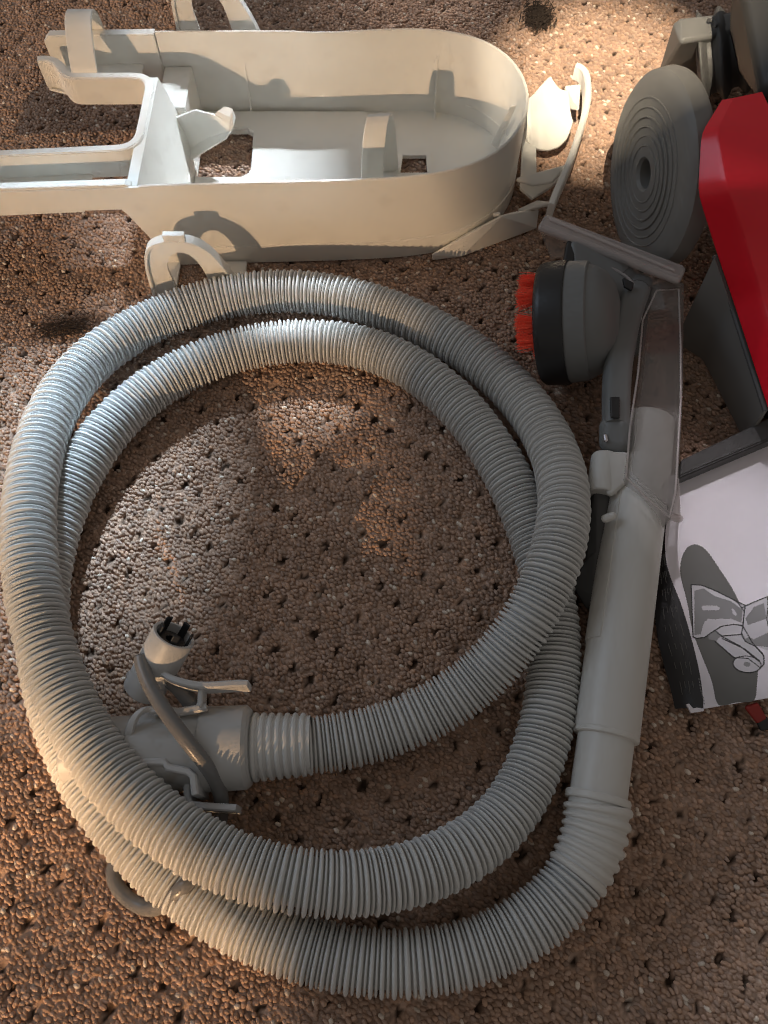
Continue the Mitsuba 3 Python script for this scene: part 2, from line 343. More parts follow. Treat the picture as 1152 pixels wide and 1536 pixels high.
seglen = np.r_[0, np.cumsum(np.linalg.norm(np.diff(path, axis=0), axis=1))]
total = seglen[-1]
def rib(tt):
    "radius of the double rib over one turn, tt from 0 to 1: a broad high rib and a slim lower one"
    big = np.sqrt(np.clip(1 - ((tt - .27) / .228) ** 2, 0, 1))
    slim = np.sqrt(np.clip(1 - ((tt - .765) / .158) ** 2, 0, 1))
    return np.maximum(R - .0052 + .0052 * big ** .7, R - .0052 + .0042 * slim ** .7)
ks = np.array([0, .042, .07, .13, .20, .27, .34, .41, .47, .498, .55, .607, .64, .70, .765, .83, .89, .923])
turns = int((total - .012) / PER)
along = .006 + (np.arange(turns)[:, None] + ks[None]).ravel() * PER
along = along + .0011 * np.sin(along * 61) + .0006 * np.sin(along * 173 + 1)
hose_pts = np.stack([np.interp(along, seglen, path[:, k]) for k in range(3)], 1)
hose_r = np.tile(rib(ks), turns) * (1 + .010 * np.repeat(rng.normal(0, 1, turns), len(ks)) * .6 + .012 * np.sin(along * 9.1) * np.sin(along * 23.7))
smooth_t = np.stack([np.interp(along, seglen, np.gradient(path[:, k])) for k in range(3)], 1)
obj('vacuum_hose__corrugated_tube', sweep(hose_pts, hose_r, 40), 'hose_grey', smooth=True)

p0 = np.array(HOSE[0]); ax = np.array([1, .05, 0.0]); ax /= np.linalg.norm(ax)
# cuff with coarse ribs at the machine end
prof = [(-.002, .0195)]
for i in range(7):
    t0 = .0005 + i * .0052
    rr = .0222 - .0003 * i
    prof += [(t0, rr - .0022), (t0 + .0007, rr - .0004), (t0 + .0018, rr), (t0 + .0030, rr - .0004), (t0 + .0037, rr - .0022)]
prof += [(.0385, .0185)]
obj('vacuum_hose__ribbed_cuff', lathe(p0 + [-.002, 0, .001], ax, prof, 56), 'hose_grey', smooth=50)
# collar and tapering body
cz = np.array([p0[0] - .002, p0[1], .0275])
obj('vacuum_hose__collar', lathe(cz, -ax, [(0, .018), (0, .0225), (.0005, .0230), (.001, .0245), (.003, .0262), (.0035, .0266), (.0305, .0270), (.0315, .0266), (.0318, .0258), (.0318, .02)], 64), 'dirty_grey', smooth=30)
obj('vacuum_hose__connector_body', lathe(cz, -ax, [(.030, .02), (.030, .0254), (.032, .0256), (.075, .0256), (.0765, .025), (.0765, .018), (.12, .018), (.12, .010)], 64), 'dirty_grey', smooth=30)
obj('vacuum_hose__inlet_pipe', lathe(cz + [0, .003, .001], -ax, [(.074, .019), (.074, .0205), (.118, .0205), (.119, .0200), (.119, .017), (.076, .017)], 56), 'fitting_grey', smooth=30)
# ears and brackets of the connector

up = (0, 0, 1)
obj('vacuum_hose__latch_bracket', cat(
    strip(spline([(-0.1436, 0.1262, 0.05), (-0.1376, 0.122, 0.051), (-0.1297, 0.1192, 0.052), (-0.1178, 0.117, 0.052), (-0.1015, 0.1175, 0.052), (-0.0869, 0.1179, 0.052)], 30), up, .016, .0044),
    strip([(-0.1173, 0.1158, 0.05), (-0.1172, 0.1109, 0.049), (-0.1172, 0.1064, 0.048), (-0.1183, 0.1047, 0.048)], up, .013, .0034),
    strip([(-0.1136, 0.1051, 0.05), (-0.1194, 0.1034, 0.05), (-0.1312, 0.1017, 0.05), (-0.1433, 0.1034, 0.05), (-0.15, 0.1026, 0.05)], up, .005, .0050)), 'fitting_grey', 30)
obj('vacuum_hose__latch_bracket', cat(
    strip([(-0.1576, 0.0702, 0.036), (-0.145, 0.071, 0.036), (-0.136, 0.071, 0.036), (-0.1335, 0.0677, 0.036), (-0.121, 0.0653, 0.036), (-0.1173, 0.0625, 0.036), (-0.1153, 0.0519, 0.034)], up, .034, .0044),
    strip([(-0.1239, 0.0639, 0.028), (-0.1235, 0.057, 0.028), (-0.1229, 0.0509, 0.028), (-0.1204, 0.0474, 0.028), (-0.108, 0.0462, 0.028), (-0.0919, 0.0454, 0.028)], up, .022, .0044)), 'fitting_grey', 30)
obj('vacuum_hose__strap_ring', strip(spline([(-0.1642, 0.0843, 0.045), (-0.1594, 0.0912, 0.053), (-0.1554, 0.0988, 0.056), (-0.1492, 0.1022, 0.056), (-0.1434, 0.1015, 0.055)], 24), (1, .15, .2), .006, .004), 'fitting_grey', 40)
# solution spout with black prongs
NZ = np.array((-0.1606, 0.119, 0.034)); na = np.array([.50, .62, .60]); na /= np.linalg.norm(na)
spout = obj('vacuum_hose__spout', lathe(NZ, na, [(0, .0), (0, .0130), (.001, .0138), (.047, .0144), (.0482, .0138), (.0482, .0122), (.037, .0120), (.037, 0)], 48), 'fitting_grey', 35)
obj('vacuum_hose__spout__core', lathe(NZ + na * .0372, na, [(0, 0), (0, .0104), (.006, .0104), (.007, .0090), (.007, .004), (.002, .004), (.002, 0)], 32), 'black', 35)
sa = np.cross(na, [0, 0, 1]); sa /= np.linalg.norm(sa); sb = np.cross(na, sa)
for k in range(5):
    a = math.radians(20 + 72 * k); d = math.cos(a) * sa + math.sin(a) * sb; e = np.cross(na, d)
    c = NZ + d * .0104
    obj('vacuum_hose__spout__prong', hull([c + na * t + e * w for t in (.040, .0535) for w in (-.0016, .0016)], .0009), 'black', 30)
obj('vacuum_hose__spout__clip', cat(hull([(-0.1704, 0.1283, 0.04), (-0.163, 0.1321, 0.046), (-0.1592, 0.1208, 0.038), (-0.1674, 0.1239, 0.036)], .0015), strip([(-0.1627, 0.1202, 0.044), (-0.1545, 0.1176, 0.044), (-0.148, 0.1189, 0.046), (-0.142, 0.1205, 0.05)], up, .006, .002)), 'fitting_grey', 30)
tube_pts = [(-0.1571, 0.1353, 0.059), (-0.1544, 0.1279, 0.062), (-0.147, 0.1146, 0.064), (-0.1398, 0.1042, 0.064), (-0.1294, 0.0918, 0.063), (-0.117, 0.0783, 0.06), (-0.109, 0.0676, 0.052), (-0.1056, 0.0586, 0.038), (-0.1044, 0.0495, 0.022), (-0.1054, 0.0403, 0.012), (-0.1104, 0.0253, 0.01), (-0.1142, 0.0126, 0.022), (-0.1163, 0.0042, 0.038), (-0.1239, -0.0026, 0.033), (-0.1345, -0.0074, 0.022), (-0.1476, -0.0098, 0.01), (-0.1583, -0.0072, 0.006), (-0.1667, -0.0016, 0.006), (-0.1727, 0.0072, 0.006), (-0.1711, 0.0168, 0.006), (-0.162, 0.0228, 0.005)]
obj('vacuum_hose__solution_tube', sweep(spline(tube_pts, 260, s=len(tube_pts) * .0012 ** 2), .0047, 20), 'tube_grey', True)
obj('vacuum_hose__solution_tube', sweep(spline([(-0.1474, 0.1277, 0.046), (-0.1394, 0.1229, 0.044), (-0.1312, 0.1154, 0.042), (-0.1236, 0.1063, 0.04)], 30), .0055, 18), 'tube_grey', True)

# handle pipe: cuff, neck, body
A = np.array((0.1372, 0.0533, 0.0245)); B = np.array((0.1959, 0.2891, 0.036)); HA = (B - A) / np.linalg.norm(B - A); HL = np.linalg.norm(B - A)
end = path[seglen > total - .052]
cl = np.r_[0, np.cumsum(np.linalg.norm(np.diff(end, axis=0), axis=1))]
pr = []
for i in range(7):
    t0 = .002 + i * .0068; rr = .0198 + .0003 * i
    pr += [(t0, rr - .0022), (t0 + .0008, rr - .0005), (t0 + .002, rr), (t0 + .0034, rr - .0002), (t0 + .0044, rr - .0010), (t0 + .0050, rr - .0022)]
pr = np.array(pr)
obj('vacuum_hose__ribbed_cuff', sweep(np.stack([np.interp(pr[:, 0], cl, end[:, k]) for k in range(3)], 1), pr[:, 1], 48), 'handle_grey', 40)
obj('vacuum_hose__handle_neck', lathe(A - HA * .004, HA, [(-.012, .012), (-.012, .0178), (0, .0180), (0, .0200), (.001, .0206), (.004, .0206), (.005, .0200), (.005, .0180), (.048, .0182)], 64), 'handle_grey', 30)
body = obj('vacuum_hose__handle_body', lathe(A, HA, [(.0375, .018), (.0375, .0205), (.038, .0212), (.0405, .0213), (.0410, .0209), (.042, .0212), (HL, .0216), (HL + .040, .0205), (HL + .0410, .0195), (HL + .041, 0)], 72), 'handle_grey', 30)


def shell(p0, axis, t0, t1, r, a0, a1, thick, n=20):
    axis = np.array(axis) / np.linalg.norm(axis)
    a = np.array([0, 0, 1.]); a = a - axis * (a @ axis); a /= np.linalg.norm(a); b = np.cross(axis, a)
    ang = np.radians(np.linspace(a0, a1, n))
    return sheet([[np.asarray(p0) + axis * t + r * (math.cos(g) * a + math.sin(g) * b) for g in ang] for t in np.linspace(t0, t1, 12)], thick)


obj('vacuum_hose__handle_body__side_panel', shell(A, HA, .100, HL - .002, .0223, -46, -128, .003), 'handle_grey', 30)
obj('vacuum_hose__handle_body__screw_boss', cat(hull([(0.1574, 0.2369, 0.0535), (0.1618, 0.238, 0.0555)], .003)), 'handle_grey', 40)
S0, S1 = np.array((0.1603, 0.2615, 0.043)), np.array((0.1669, 0.2926, 0.046))
obj('vacuum_hose__handle_body__sleeve', cat(lathe(S0, S1 - S0, [(0, 0), (0, .0105), (.001, .0112), (np.linalg.norm(S1 - S0) - .002, .0108), (np.linalg.norm(S1 - S0), .0098), (np.linalg.norm(S1 - S0), 0)], 40),
    hull([(0.1647, 0.2601, 0.05), (0.1744, 0.2678, 0.052), (0.1772, 0.2874, 0.055), (0.1677, 0.288, 0.054)], .003)), 'handle_grey', 30)
obj('vacuum_hose__trigger', hull([(0.1586, 0.2619, 0.04), (0.1631, 0.2619, 0.04), (0.1552, 0.2175, 0.03), (0.1509, 0.2139, 0.026), (0.1588, 0.2681, 0.028)], .004), 'dark_grey', 30)
obj('vacuum_hose__trigger__lever', hull([(0.1538, 0.2175, 0.03), (0.1442, 0.2066, 0.022), (0.1418, 0.198, 0.02), (0.1486, 0.1859, 0.018), (0.1502, 0.1914, 0.024)], .004), 'dark_grey', 30)

# ------------------------------------------------------------------ upholstery brush lying at the end of the handle
tag('upholstery_brush', 'hand brush with red bristles and a clear suction hood, above the handle pipe', 'brush')
C0 = np.array((0.1291, 0.414, 0.049)); bn = np.array([-.93, .16, -.32]); bn /= np.linalg.norm(bn)
obj('upholstery_brush__brush_ring', lathe(C0, -bn, [(.006, 0), (.006, .040), (0, .0415), (0, .0455), (.002, .0478), (.006, .0488), (.021, .0495), (.0225, .0490), (.0225, .03)], 72), 'black', 35)
obj('upholstery_brush__housing', lathe(C0, -bn, [(.0222, .03), (.0222, .0472), (.024, .0478), (.038, .0466), (.0388, .0456), (.0390, .0440), (.045, .042), (.052, .037), (.058, .028), (.061, .015), (.061, 0)], 72), 'housing_grey', 30)
cam_dir = np.array([0, 0, .55]) - C0; u1 = cam_dir - bn * (cam_dir @ bn); u1 /= np.linalg.norm(u1); u2 = np.cross(bn, u1)
u2 = u2 if u2[1] > 0 else -u2
br = np.random.default_rng(5)
for k, ph in enumerate([62, 36, 2, -17, -150, 160, 120]):
    a = math.radians(ph); base = C0 + .0385 * (math.cos(a) * u1 + math.sin(a) * u2) - bn * .004
    ms = []
    for i in range(170):
        off = (u1 * br.normal(0, .0019) + u2 * br.normal(0, .0019))
        tipv = base + off * 2.0 + bn * br.uniform(.0155, .0185) + (u2 * .0016 * math.sin(ph))
        ms.append(sweep([base + off, (base + off) * .5 + tipv * .5 + off * .1, tipv], [.00028, .00026, .0002], 4))
    obj('upholstery_brush__bristle_tuft', cat(*ms), 'bristle_red', False)
nk = spline([(0.2128, 0.4504, 0.058), (0.2011, 0.4261, 0.06), (0.1869, 0.3869, 0.061), (0.1788, 0.3507, 0.06), (0.1736, 0.311, 0.058)], 40)
th = np.linspace(0, 2 * np.pi, 28, endpoint=False)
obj('upholstery_brush__neck', sweep(nk, np.interp(np.linspace(0, 1, 40), [0, .1, .5, 1], [.0085, .0105, .0108, .0095]), section=np.c_[np.sign(np.cos(th)) * abs(np.cos(th)) ** .6, np.sign(np.sin(th)) * abs(np.sin(th)) ** .6]), 'housing_grey', 40)
obj('upholstery_brush__neck__slot', hull([(0.1689, 0.3276, 0.0705), (0.1739, 0.3276, 0.0705), (0.1677, 0.3124, 0.0695), (0.172, 0.3118, 0.0695)], .0012), 'black', 30)
obj('upholstery_brush__neck__hinge', hull([(0.1711, 0.3111, 0.056), (0.1774, 0.3098, 0.058), (0.1709, 0.3013, 0.052), (0.1761, 0.2995, 0.054)], .0095), 'housing_grey', 40)
obj('upholstery_brush__neck__pin', hull([(0.1639, 0.3016, 0.06), (0.1639, 0.2981, 0.06)], .0018), 'steel', 40)
obj('upholstery_brush__neck__catch', hull([(0.1921, 0.4383, 0.075), (0.1979, 0.4341, 0.075), (0.1931, 0.4332, 0.073), (0.1969, 0.4304, 0.073)], .0014), 'black', 30)
bodyblock = hull([(0.158, 0.4775, 0.07), (0.1921, 0.4645, 0.066), (0.2142, 0.4424, 0.055), (0.2049, 0.3955, 0.045), (0.1759, 0.4857, 0.04), (0.163, 0.3728, 0.04)], .006)
obj('upholstery_brush__housing__back_cover', bodyblock, 'housing_grey', 35)
obj('upholstery_brush__brush_ring__tab', hull([(0.1534, 0.4799, 0.072), (0.157, 0.4777, 0.072), (0.1489, 0.4605, 0.068), (0.153, 0.4576, 0.068)], .0028), 'black', 35)
# clear hood: lip, duct, end collar
L0, L1 = np.array((0.1344, 0.5003, 0.074)), np.array((0.2373, 0.4448, 0.074))
lv = (L1 - L0) / np.linalg.norm(L1 - L0); lw = np.cross([0, 0, 1.], lv)
hood = obj('upholstery_brush__clear_hood', prism([(0.205, 0.4379), (0.234, 0.4486), (0.2454, 0.445), (0.2255, 0.3335), (0.2085, 0.2549), (0.2001, 0.2327), (0.1739, 0.2668), (0.1833, 0.3097), (0.1962, 0.3582), (0.2064, 0.4103)], .022, .066, .003), 'clear', 30)
obj('upholstery_brush__clear_hood__lip', hull([L0 + lw * .005, L0 - lw * .005, L1 + lw * .005, L1 - lw * .006] + [q + np.array([0, 0, -.006]) for q in (L0, L1)], .0035), 'clear_thick', 30)
obj('upholstery_brush__clear_hood__lip_rib', hull([L0 + np.array([.004, 0, .0052]), L1 + np.array([-.006, 0, .0052])], .0014), 'clear_thick', 30)
for q in (-.0052, .0062):
    obj('upholstery_brush__clear_hood__lip_edge_glint', sweep([L0 + lw * q + np.array([0, 0, .0032]), (L0 + L1) / 2 + lw * q + np.array([0, 0, .0032]), L1 + lw * q + np.array([0, 0, .0032])], .0008, 8), 'clear_edge_glint', 40)  # pale tubes imitating the glint along the lip
obj('upholstery_brush__clear_hood__flange', prism([(0.1311, 0.5033), (0.1643, 0.4867), (0.1928, 0.4697), (0.2254, 0.448), (0.2411, 0.4382), (0.2298, 0.4354), (0.2087, 0.4382), (0.186, 0.4595), (0.1629, 0.4741), (0.1536, 0.48), (0.1492, 0.4697), (0.138, 0.4682)], .0665, .0685), 'clear', 30)
obj('upholstery_brush__clear_hood__flange_edge', sweep(spline([(0.1521, 0.4777, 0.069), (0.162, 0.4718, 0.069), (0.1849, 0.4574, 0.069), (0.1994, 0.4438, 0.069), (0.2041, 0.4294, 0.068), (0.2029, 0.4045, 0.067)], 30), .0011, 8), 'clear_edge_glint', 40)
obj('upholstery_brush__clear_hood__screw_post', cat(lathe((0.2087, 0.2417, 0.05), np.array((0.2094, 0.2679, 0.058)) - np.array((0.2087, 0.2417, 0.05)), [(0, 0), (0, .0040), (.026, .0038), (.028, .003), (.028, 0)], 24), hull([(0.2022, 0.2408, 0.052), (0.2128, 0.2405, 0.046)], .003)), 'clear_thick', 35)
HE = [(0.181, 0.3059, 0.066), (0.1938, 0.3538, 0.066), (0.2049, 0.4053, 0.066), (0.2207, 0.4354, 0.066), (0.2387, 0.4368, 0.066), (0.2306, 0.3791, 0.066), (0.2223, 0.3294, 0.066), (0.2055, 0.2518, 0.066), (0.198, 0.2319, 0.066), (0.1845, 0.2465, 0.066), (0.1723, 0.2635, 0.066), (0.181, 0.3059, 0.066)]
obj('upholstery_brush__clear_hood__edge', sweep(np.array(HE), .0008, 8), 'clear_edge_glint', 40)  # pale tube round the duct, a highlight put into the shape
obj('upholstery_brush__clear_hood__inner_latch', hull([(0.2217, 0.4436, 0.06), (0.2244, 0.4436, 0.06), (0.2177, 0.4243, 0.058), (0.2264, 0.4243, 0.058)], .0022), 'fitting_grey', 30)

# ------------------------------------------------------------------ tool tray
tag('tool_tray', 'off-white plastic storage tray with rounded end, clips and carry loops', 'tray')
rim = [(-0.0535, 0.532), (-0.0229, 0.5355), (0.0162, 0.5395), (0.0472, 0.5438), (0.0712, 0.5514), (0.0905, 0.5632), (0.1077, 0.5806), (0.1191, 0.6018), (0.1253, 0.6209), (0.1276, 0.6351), (0.1277, 0.6579), (0.1248, 0.6756), (0.1188, 0.6937), (0.1073, 0.7074), (0.0826, 0.7252), (0.0589, 0.7317), (-0.007, 0.7343), (-0.0862, 0.7333)]
rl = spline([(a, b, 0) for a, b in rim], 90, s=18 * .0012 ** 2)[:, :2]
ya = lambda x: .527 + .045 * (x + .209)
near_pts = [(-.205, ya(-.205)), (-.12, ya(-.12))]
outer = LineString(near_pts + [tuple(q) for q in rl] + [(-.12, .7335), (-.218, .7325)])
obj('tool_tray__wall', prism(outer.buffer(.0013, cap_style=2, join_style=1), 0.0, .090, .0010), 'tray_white', 25)
obj('tool_tray__wall__skirt', prism(LineString(near_pts + [tuple(q) for q in rl[:60]]).buffer(.0019, cap_style=2), 0.0, .021, .0008), 'tray_white', 25)
inside = Polygon([(-.200, ya(-.2))] + near_pts[1:] + [tuple(q) for q in rl] + [(-.12, .7335), (-.20, .7325)]).buffer(-.0005)
def rrect(x0, y0, x1, y1, r): return box(x0, y0, x1, y1).buffer(-r).buffer(r)
h1 = [(-0.1917, 0.6989), (-0.1394, 0.7), (-0.1336, 0.6944), (-0.1332, 0.6788), (-0.1321, 0.6441), (-0.1345, 0.6367), (-0.1415, 0.6315), (-0.1853, 0.6315)]
h2 = [(0.0189, 0.6658), (0.0426, 0.6658), (0.0433, 0.641), (0.016, 0.641)]
plate = Polygon([(-0.1889, 0.7237), (-0.0214, 0.7237), (-0.0137, 0.7084), (-0.012, 0.6545), (-0.0181, 0.5991), (-0.1805, 0.5991)])
obj('tool_tray__floor', prism(inside.difference(Polygon(h1).buffer(.002)).difference(Polygon(h2)), .0020, .0045), 'tray_white', 25)
obj('tool_tray__floor__raised_plate', prism(plate.buffer(.004).difference(Polygon(h1)), .0036, .0105, .002), 'tray_white', 25)
obj('tool_tray__floor__hole_frame', prism(Polygon(h2).buffer(.0045, join_style=2).difference(Polygon(h2)), .0036, .0062), 'tray_white', 25)
for (x, t) in ((-0.1391, 0), (0.0521, 1)):
    m = trimesh.creation.extrude_polygon(Polygon([(.7335, .004), (.7335, .066), (.7325, .066), (.728, .012), (.720, .004)]), .0018)
    v = m.vertices.copy(); m.vertices = np.c_[v[:, 2] + x, v[:, 0], v[:, 1]]; m.fix_normals()
    obj('tool_tray__rib', m, 'tray_white', 25)
obj('tool_tray__rib', sheet([[(.122 - .02 * t, .668 - .05 * t, .078 - .072 * t - .001 * w) for w in (0, 1)] for t in (0, .5, 1)] , .0012) if False else hull([(0.1194, 0.6407, 0.08), (0.1156, 0.6416, 0.078), (0.1097, 0.6811, 0.008), (0.1151, 0.6767, 0.006)], .0009), 'tray_white', 25)
# arms on the left: outer walls, notch wall, channel floors
def wall_xz(poly, y_of, thick):
    "upright plate whose outline is drawn in x, z and whose y follows the line y_of(x)"
    m = prism(poly, -thick / 2, thick / 2, min(.001, thick / 4)); v = m.vertices.copy()
    m.vertices = np.c_[v[:, 0], y_of(v[:, 0]) - v[:, 2], v[:, 1]]; m.fix_normals(); return m
obj('tool_tray__near_arm', cat(wall_xz([(-.47, .066), (-.226, .066), (-.222, .060), (-.1965, .001), (-.16, .001), (-.16, .0885), (-.47, .0885)], lambda x: ya(x) + .0000, .0022),
    wall_xz([(-.47, .070), (-.212, .070), (-.212, .0885), (-.216, .0905), (-.47, .0905)], lambda x: ya(x) + .0040, .0072)), 'tray_white', 25)
obj('tool_tray__far_arm', cat(wall_xz([(-.324, .056), (-.2185, .030), (-.2185, .0895), (-.318, .0895), (-.324, .084)], lambda x: .7325 + 0.05 * (np.minimum(x, -.27) + .27), .0085)), 'tray_white', 25)
notch = LineString([(-.47, .558), (-.33, .5665), (-.232, .5745), (-.2135, .5765), (-.2125, .600), (-.2120, .650), (-.2135, .6705), (-.234, .6715), (-.268, .6715)]).buffer(-0.0)
nb = LineString([(-.47, .558), (-.33, .5665), (-.232, .5745), (-.2115, .5765), (-.2120, .6710), (-.268, .6715)])
nb = nb.buffer(.016, join_style=1).buffer(-.016 + .0044, join_style=1) if False else None
def fillet(pts, r, n=8):
    out = [pts[0]]
    for a, b, c in zip(pts, pts[1:], pts[2:]):
        a, b, c = map(np.array, (a, b, c)); u, w = (a - b) / np.linalg.norm(a - b), (c - b) / np.linalg.norm(c - b)
        p, q = b + u * r, b + w * r
        for t in np.linspace(0, 1, n): out.append(tuple((1 - t) ** 2 * p + 2 * t * (1 - t) * b + t * t * q))
    return out + [pts[-1]]
nline = fillet([(-.47, .5585), (-.2130, .5760), (-.2125, .6710), (-.283, .6705)], .020)
wave = spline([(-.283, .6705, 0), (-.292, .674, 0), (-.299, .684, 0), (-.306, .6915, 0), (-.323, .6945, 0)], 20)[:, :2]
obj('tool_tray__notch_wall', prism(LineString(nline + [tuple(q) for q in wave[1:]]).buffer(.0043, cap_style=2), .062, .0885, .0014), 'tray_white', 25)
obj('tool_tray__channel_floor', cat(prism(Polygon([(-.47, .512), (-.47, .557), (-.258, .573), (-.258, ya(-.258))]), .0640, .0665),
    prism(Polygon([(-.322, .692), (-.300, .684), (-.285, .672), (-.236, .672), (-.236, .731), (-.321, .731)]), .0580, .0605)), 'tray_white', 25)
m = trimesh.creation.extrude_polygon(Polygon([(-.2165, .0865), (-.2075, .0865), (-.203, .070), (-.186, .003), (-.2105, .003)]), .670 - .531)
v = m.vertices.copy(); m.vertices = np.c_[v[:, 0], v[:, 2] + .531, v[:, 1]]; m.fix_normals()
obj('tool_tray__cross_wall', cat(m, prism(Polygon([(-.2165, .670), (-.190, .670), (-.190, .731), (-.2165, .731)]), .003, .056, .001)), 'tray_white', 25)
# loops and clips
loop_y = [(.738, .086), (.734, .102), (.727, .112), (.716, .116), (.704, .114), (.690, .104), (.678, .092), (.672, .080)]
obj('tool_tray__arm_loop', strip(spline([(-.279 + .10 * (.74 - y) * .6, y, z) for y, z in loop_y], 40), (1, 0, 0), .024, .0030), 'tray_white', 30)
clip_y = [(.592, .003), (.594, .030), (.599, .062), (.606, .080), (.615, .087), (.624, .082), (.633, .062), (.641, .030), (.646, .003)]
obj('tool_tray__inner_clip', strip(spline([(-.012 + (y - .592) * .30, y, z) for y, z in clip_y], 50), (1, .1, 0), .0205, .0028), 'tray_white', 30)
obj('tool_tray__inner_clip__stub', prism(box(-.0275, .592, -.0235, .610), .003, .020, .001), 'tray_white', 25)
obj('tool_tray__inner_clip__stub', prism(box(.0125, .596, .0200, .612), .003, .022, .001), 'tray_white', 25)


def strap(y, lean):
    "arched carry strap standing outside the wall; the outline was read off at y = .492"
    out = spline([(-.2085, .0, 0), (-.2070, .026, 0), (-.2045, .047, 0), (-.1985, .060, 0), (-.188, .066, 0), (-.172, .0675, 0), (-.157, .063, 0), (-.147, .052, 0), (-.139, .036, 0), (-.130, .012, 0), (-.127, 0, 0)], 60)[:, :2]
    inn = spline([(-.189, 0, 0), (-.1885, .030, 0), (-.186, .046, 0), (-.178, .053, 0), (-.170, .053, 0), (-.163, .046, 0), (-.157, .028, 0), (-.152, .0, 0)], 40)[:, :2]
    poly = Polygon(list(map(tuple, out)) + list(map(tuple, inn[::-1])))
    m1 = upright(poly, -.0012, .0012, .0005)
    edge = LineString(out).buffer(.0013, cap_style=2)
    m2 = upright(edge, -.0045, .0045, .0005)
    tab = upright(box(-.184, .066, -.166, .0745), -.0040, .0010, .0005)
    m = cat(m1, m2, tab); v = m.vertices.copy(); v[:, 1] += y + lean * v[:, 2]; m.vertices = v; return m
obj('tool_tray__carry_strap', strap(.486, .06), 'tray_white', 30)
obj('tool_tray__carry_strap', (lambda m: (m.apply_translation([.004, 0, .058]), m)[1])(strap(.768, -.10)), 'tray_white', 30)
for x0, x1 in ((-.2075, -.190), (-.151, -.128)):
    obj('tool_tray__carry_strap__foot', prism(box(x0, .485, x1, .5262), .0012, .0042), 'tray_white', 25)
# scooped holder next to the cross wall
sc = [[(-0.2089, 0.6621, 0.046), (-0.1928, 0.661, 0.054), (-0.1781, 0.6605, 0.06), (-0.1592, 0.6539, 0.06), (-0.1434, 0.6456, 0.06)], [(-0.2115, 0.6651, 0.032), (-0.1986, 0.6638, 0.036), (-0.1853, 0.6624, 0.04), (-0.1667, 0.6565, 0.046), (-0.145, 0.6466, 0.055)], [(-0.2097, 0.6626, 0.022), (-0.2014, 0.6587, 0.022), (-0.1919, 0.6568, 0.022), (-0.1722, 0.655, 0.034), (-0.1452, 0.6457, 0.05)], [(-0.2042, 0.6523, 0.018), (-0.1972, 0.6485, 0.018), (-0.1899, 0.6445, 0.019), (-0.1714, 0.6475, 0.028), (-0.1514, 0.6436, 0.043)]]
obj('tool_tray__scoop', sheet(sc, .002), 'tray_white', 20)
obj('tool_tray__scoop__tip', sheet([[(-0.1599, 0.6566, 0.058), (-0.1454, 0.6477, 0.057), (-0.1445, 0.6413, 0.052)], [(-0.155, 0.6555, 0.063), (-0.1433, 0.6485, 0.062), (-0.1415, 0.6435, 0.056)], [(-0.1483, 0.657, 0.066), (-0.1413, 0.6542, 0.066), (-0.1408, 0.6511, 0.06)]], .0018), 'tray_white', 30)
obj('tool_tray__scoop__block', prism([(-0.2234, 0.6685), (-0.1985, 0.6714), (-0.19, 0.6485), (-0.1883, 0.6153), (-0.2157, 0.608)], .0036, .0180, .001), 'tray_white', 25)
obj('tool_tray__scoop__ledge', prism([(-0.2268, 0.7307), (-0.1896, 0.7317), (-0.1869, 0.7062), (-0.2233, 0.7022)], .0036, .0140, .001), 'tray_white', 25)
# cord handle at the rounded end
bar = spline([(0.1911, 0.7367, 0.047), (0.1972, 0.7316, 0.047), (0.2, 0.7153, 0.047), (0.1979, 0.6916, 0.047), (0.192, 0.6659, 0.046), (0.1832, 0.6379, 0.046), (0.1751, 0.6138, 0.045), (0.1662, 0.5912, 0.044), (0.1587, 0.5738, 0.042), (0.1504, 0.5525, 0.04)], 60)
obj('tool_tray__cord_handle', strip(bar, up, .016, .0062), 'tray_white', 30)
hp = Polygon([(0.1387, 0.6819), (0.1494, 0.6819), (0.1499, 0.6568), (0.1473, 0.6197), (0.1621, 0.6197), (0.1748, 0.6307), (0.1755, 0.6188), (0.1565, 0.6008), (0.1402, 0.5884), (0.1298, 0.6017)])
obj('tool_tray__cord_handle__web', prism(hp.difference(inside.buffer(.002)), .0195, .0222, .0006), 'tray_white', 25)
def evenly(q, n):
    q = np.asarray(q, float); L = np.r_[0, np.cumsum(np.linalg.norm(np.diff(q, axis=0), axis=1))]
    return np.stack([np.interp(np.linspace(0, L[-1], n), L, q[:, k]) for k in range(3)], 1)
ft = evenly([(0.1384, 0.6939, 0.046), (0.1461, 0.6986, 0.049), (0.1524, 0.7048, 0.053), (0.1605, 0.7135, 0.056), (0.1632, 0.7145, 0.056), (0.1687, 0.7092, 0.052), (0.1726, 0.7051, 0.05), (0.1805, 0.7035, 0.049)], 28)
fb = evenly([(0.1408, 0.6664, 0.022), (0.1465, 0.6593, 0.02), (0.1533, 0.658, 0.018), (0.1625, 0.657, 0.018), (0.1732, 0.6606, 0.019), (0.1813, 0.6683, 0.022), (0.1853, 0.6767, 0.026), (0.188, 0.6851, 0.03)], 28)
obj('tool_tray__cord_handle__fin', sheet([[a * (1 - t) + c * t + np.array([0, 0, -.006 * math.sin(math.pi * t)]) for t in np.linspace(0, 1, 9)] for a, c in zip(ft, fb)], .0022), 'tray_white', 40)
obj('tool_tray__cord_handle__bracket', hull([(0.1794, 0.7071, 0.05), (0.1914, 0.7091, 0.05), (0.1836, 0.7069, 0.03), (0.194, 0.7039, 0.03)], .0018), 'tray_white', 25)
